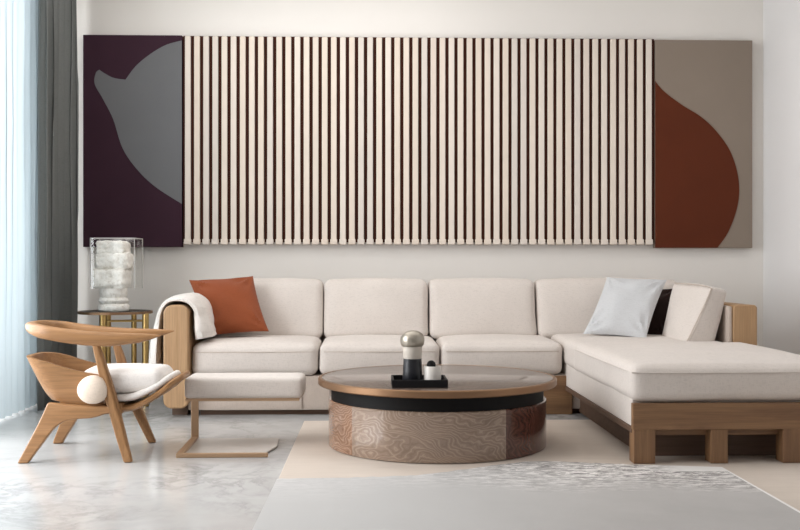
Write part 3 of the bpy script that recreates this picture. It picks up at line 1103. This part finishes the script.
# rear legs with side rails
rl = (smooth_path([(47, 403), (60, 404), (85, 406), (108, 406)], 3)[:-1] + [(114, 406), (117, 412)]
      + smooth_path([(104, 414.5), (92, 418), (77, 419), (66, 421), (55, 428), (44, 443), (31, 461)], 3)
      + smooth_path([(20.5, 461), (29, 444), (38, 425), (44, 411), (47, 403)], 3)[:-1])
rl_poly = side(rl, Yn)
rl_poly = [(x, 0.0 if z < 0.012 else z) for x, z in rl_poly]
obj('leg', slanted(BM(), rl_poly, yn, 0.04), M['oak'], ac, bevel=0.008, seg=3)
obj('leg', slanted(BM(), rl_poly, yf, -0.04), M['oak'], ac, bevel=0.008, seg=3)
# cross rails
zr = Z(409, Yn, 60)
for px_, w_ in ((62, 0.05), (112, 0.04)):
    obj('cross_rail', box(BM(), X(px_, Yn), X(px_, Yn) + w_, Yn + 0.03, CYF - 0.01, zr - 0.03, zr + 0.02), M['oak'], ac, bevel=0.006)


def u_path(xf, xb, yn_, yf_, r, nf=10, nc=10):
    """plan U: from the near front end, round the back, to the far front end"""
    pts = []
    for k in range(nf): pts.append((xf + (xb + r - xf) * k / nf, yn_))
    for k in range(nc + 1):
        t = -pi / 2 - pi / 2 * k / nc
        pts.append((xb + r + r * cos(t), yn_ + r + r * sin(t)))
    for k in range(1, 6): pts.append((xb, yn_ + r + (yf_ - yn_ - 2 * r) * k / 6))
    for k in range(nc + 1):
        t = pi - pi / 2 * k / nc
        pts.append((xb + r + r * cos(t), yf_ - r + r * sin(t)))
    for k in range(1, nf + 1): pts.append((xb + r + (xf - xb - r) * k / nf, yf_))
    return pts


# curved top rail (arms + back) : sweeps round the back, tapering to points at the front
xf, xb = X(160, Yn), X(31, Yn + 0.10)
pth = u_path(xf, xb, Yn + 0.015, CYF - 0.02, 0.13)
b = BM()
rings = []
for i, (x, y) in enumerate(pth):
    f = (x - xb) / (xf - xb)                       # 0 back .. 1 front tip
    px = 27 + f * 133
    tb = [(0, 323, 333), (0.1, 324.5, 338.5), (0.3, 328.5, 343.5), (0.45, 331, 346), (0.62, 332.6, 347), (0.85, 333.6, 343), (0.95, 334.2, 339), (1.001, 335.3, 336.2)]
    for (f0, a0_, b0_), (f1, a1_, b1_) in zip(tb, tb[1:]):
        if f0 <= f <= f1:
            tt = (f - f0) / (f1 - f0)
            ztop, zbot = Z(a0_ + (a1_ - a0_) * tt, Yn, px), Z(b0_ + (b1_ - b0_) * tt, Yn, px)
    p = pth[max(0, i - 1)]; q = pth[min(len(pth) - 1, i + 1)]
    d = Vector((q[0] - p[0], q[1] - p[1])).normalized()
    nn = Vector((d.y, -d.x))                        # inward/outward normal
    w = 0.030 * (1 - f ** 4) + 0.004
    cz = (ztop + zbot) / 2; hz = (ztop - zbot) / 2
    ring = []
    for k in range(16):
        t = 2 * pi * k / 16
        su_, cu_ = sin(t), cos(t)
        sx_ = math.copysign(abs(cu_) ** 0.7, cu_) * w
        sz_ = math.copysign(abs(su_) ** 0.7, su_) * hz
        lean = sz_ * 0.25 * (1 - f)
        ring.append(b.verts.new((x + nn.x * (sx_) + (-lean if nn.length else 0) * 0.6 * (1 - f), y + nn.y * sx_, cz + sz_)))
    rings.append(ring)
for A_, B_ in zip(rings, rings[1:]):
    for k in range(16):
        b.faces.new((A_[k], A_[(k + 1) % 16], B_[(k + 1) % 16], B_[k]))
b.faces.new(rings[0]); b.faces.new(rings[-1][::-1])
obj('arm_rail', b, M['oak'], ac, angle=60)

# lower back shell: leaning curved plywood, U in plan
TP = [(106, 405, 377), (98, 405, 374.6), (88, 405, 372.4), (75, 404.8, 369.3), (60, 404, 365.8), (46, 403, 361.8), (36, 402, 359.2), (28, 401, 357.4)]
def prof(f):
    """f 0 front .. 1 back : returns top z at the near plane"""
    pts = TP
    s = f * (len(pts) - 1)
    i = min(int(s), len(pts) - 2); t = s - i
    return [pts[i][k] * (1 - t) + pts[i + 1][k] * t for k in range(3)]
def shell_row(e, inner):
    """e 0 bottom .. 1 top"""
    fx = X(107, Yn)
    xb_top, xb_bot = X(26.5, Yn + 0.10), X(47, Yn + 0.06)
    xbk = xb_bot + (xb_top - xb_bot) * (e ** 0.8)
    inset = 0.018 if inner else 0.0
    yn_ = Yn + 0.012 + inset + 0.02 * (1 - e)
    yf_ = CYF - 0.0 - inset - 0.02 * (1 - e)
    p = u_path(fx - 0.0, xbk + inset, yn_, yf_, 0.10, 12, 12)
    out = []
    for (x, y) in p:
        f = max(0, min(1, (fx - x) / (fx - xbk)))
        px, pb, pt = prof(f)
        zb_, zt_ = Z(pb, Yn, 80), Z(pt, Yn, px)
        out.append(Vector((x, y, zb_ + (zt_ - zb_) * e)))
    return out
b = BM()
E = [k / 8 for k in range(9)]
O = [[b.verts.new(p) for p in shell_row(e_, False)] for e_ in E]
I = [[b.verts.new(p) for p in shell_row(e_, True)] for e_ in E]
m = len(O[0])
for j in range(8):
    for i in range(m - 1):
        b.faces.new((O[j][i], O[j][i + 1], O[j + 1][i + 1], O[j + 1][i]))
        b.faces.new((I[j][i], I[j + 1][i], I[j + 1][i + 1], I[j][i + 1]))
    for i in (0, m - 1):
        b.faces.new((O[j][i], O[j + 1][i], I[j + 1][i], I[j][i]))
for j in (0, 8):
    for i in range(m - 1):
        b.faces.new((O[j][i], I[j][i], I[j][i + 1], O[j][i + 1]))
obj('backrest', b, M['oak'], ac, angle=50)

# round bolster whose end shows at the near side
yc = Yn
bxc, bzc = X(91.3, yc - 0.03), Z(390.5, yc - 0.03, 91)
b = BM()
R_ = 0.073
prof_b = [(0, -0.050), (0.03, -0.048), (0.055, -0.036), (0.070, -0.018), (R_, 0.005), (R_, 0.12), (R_, 0.25), (R_, 0.375), (0.070, 0.395), (0.055, 0.413), (0.03, 0.423), (0, 0.425)]
rings = []
for r, yy in prof_b:
    if r == 0: rings.append([b.verts.new((bxc, yc + yy, bzc))])
    else: rings.append([b.verts.new((bxc + r * cos(2 * pi * k / 40), yc + yy, bzc + r * 0.93 * sin(2 * pi * k / 40))) for k in range(40)])
for A_, B_ in zip(rings, rings[1:]):
    for k in range(40):
        j = (k + 1) % 40
        if len(A_) == 1: b.faces.new((A_[0], B_[k], B_[j]))
        elif len(B_) == 1: b.faces.new((A_[k], A_[j], B_[0]))
        else: b.faces.new((A_[k], A_[j], B_[j], B_[k]))
obj('bolster', b, M['bolster'], ac, angle=60)

# seat shell: flat, then curling up at the front
def sheet(path, y0, y1, th, taper=0.0):
    """path [(x,z)] centre line, rounded plan corners toward the front"""
    b = BM()
    n = len(path)
    K = 14
    G = {}
    for s in (0, 1):
        for i, (x, z) in enumerate(path):
            p = path[max(0, i - 1)]; q = path[min(n - 1, i + 1)]
            d = Vector((q[0] - p[0], q[1] - p[1])).normalized()
            f = i / (n - 1)
            sh_ = taper * max(0, (f - 0.75) / 0.25) ** 2
            for k in range(K + 1):
                y = (y0 + sh_) + (y1 - y0 - 2 * sh_) * k / K
                e_ = 1.0 if 0 < k < K and 0 < i < n - 1 else 0.45
                o_ = (th / 2 * e_) * (1 if s else -1)
                G[(s, i, k)] = b.verts.new((x - d.y * o_, y, z + d.x * o_))
    for i in range(n - 1):
        for k in range(K):
            b.faces.new((G[(1, i, k)], G[(1, i + 1, k)], G[(1, i + 1, k + 1)], G[(1, i, k + 1)]))
            b.faces.new((G[(0, i, k)], G[(0, i, k + 1)], G[(0, i + 1, k + 1)], G[(0, i + 1, k)]))
        for k in (0, K):
            b.faces.new((G[(0, i, k)], G[(0, i + 1, k)], G[(1, i + 1, k)], G[(1, i, k)]))
    for k in range(K):
        for i in (0, n - 1):
            b.faces.new((G[(0, i, k)], G[(1, i, k)], G[(1, i, k + 1)], G[(0, i, k + 1)]))
    return b
pl = side(smooth_path([(58, 403), (85, 405), (110, 408.5), (127, 410), (143, 403.5), (157, 394.5), (169, 385), (178.5, 378.5)], 4), Yn)
obj('seat_shell', sheet(pl, Yn + 0.035, CYF - 0.0, 0.030, 0.08), M['oak'], ac, angle=60)
pl2 = side(smooth_path([(100, 401), (116, 400), (130, 398.5), (143, 393), (156, 386), (168, 378.5)], 4), Yn)
obj('seat_pad', sheet(pl2, Yn + 0.045, CYF - 0.015, 0.035, 0.05), M['chair_white'], ac, angle=70)
# thick seat cushion on top
sxa, sxb = X(76, Yn), X(163, Yn + 0.05)
zc0, zc1 = Z(394, Yn, 120), Z(371, Yn, 110)
b = soft_box(sxa, sxb, Yn + 0.05, CYF - 0.015, zc0, zc1, 0.045, 16, (0.0, 0.004, 0.012), wob=0.004)
obj('seat_cushion', b, M['chair_white'], ac)

# ------------------------------------------------------------------ light
w = bpy.data.worlds.new('sky'); scene.world = w
w.use_nodes = True
bg = w.node_tree.nodes['Background']
bg.inputs['Color'].default_value = (1.0, 0.965, 0.93, 1)
bg.inputs['Strength'].default_value = 0.25


def area(name, loc, rot, sx_, sy_, power, colr):
    l = bpy.data.lights.new(name, 'AREA')
    l.shape = 'RECTANGLE'; l.size = sx_; l.size_y = sy_
    l.energy = power; l.color = colr
    o = bpy.data.objects.new(name, l); COL.objects.link(o)
    o.location = loc; o.rotation_euler = rot
    return o
# daylight through the window on the left
area('window_daylight', (WX0 - 0.35, 4.9, 1.65), (0, -pi / 2, 0), 2.8, 3.6, 320, (1.0, 0.99, 0.98))
# unseen fill light added under the ceiling to brighten the seating
area('ceiling_fill_light', (0.6, 5.3, CEIL - 0.01), (0, 0, 0), 3.6, 1.4, 20, (1.0, 0.975, 0.95))
area('back_wall_fill_light', (-0.8, 6.5, CEIL - 0.01), (0, 0, 0), 3.0, 0.4, 18, (1.0, 0.975, 0.95))  # second unseen fill, added to lift the left of the back wall

scene.view_settings.view_transform = 'Standard'
scene.view_settings.look = 'None'
scene.view_settings.exposure = -0.06
scene.view_settings.gamma = 1.0
scene.view_settings.use_curve_mapping = False
scene.cycles.use_denoising = True
scene.cycles.max_bounces = 8
scene.cycles.diffuse_bounces = 5
scene.cycles.transparent_max_bounces = 16
scene.cycles.caustics_reflective = False
scene.cycles.caustics_refractive = False
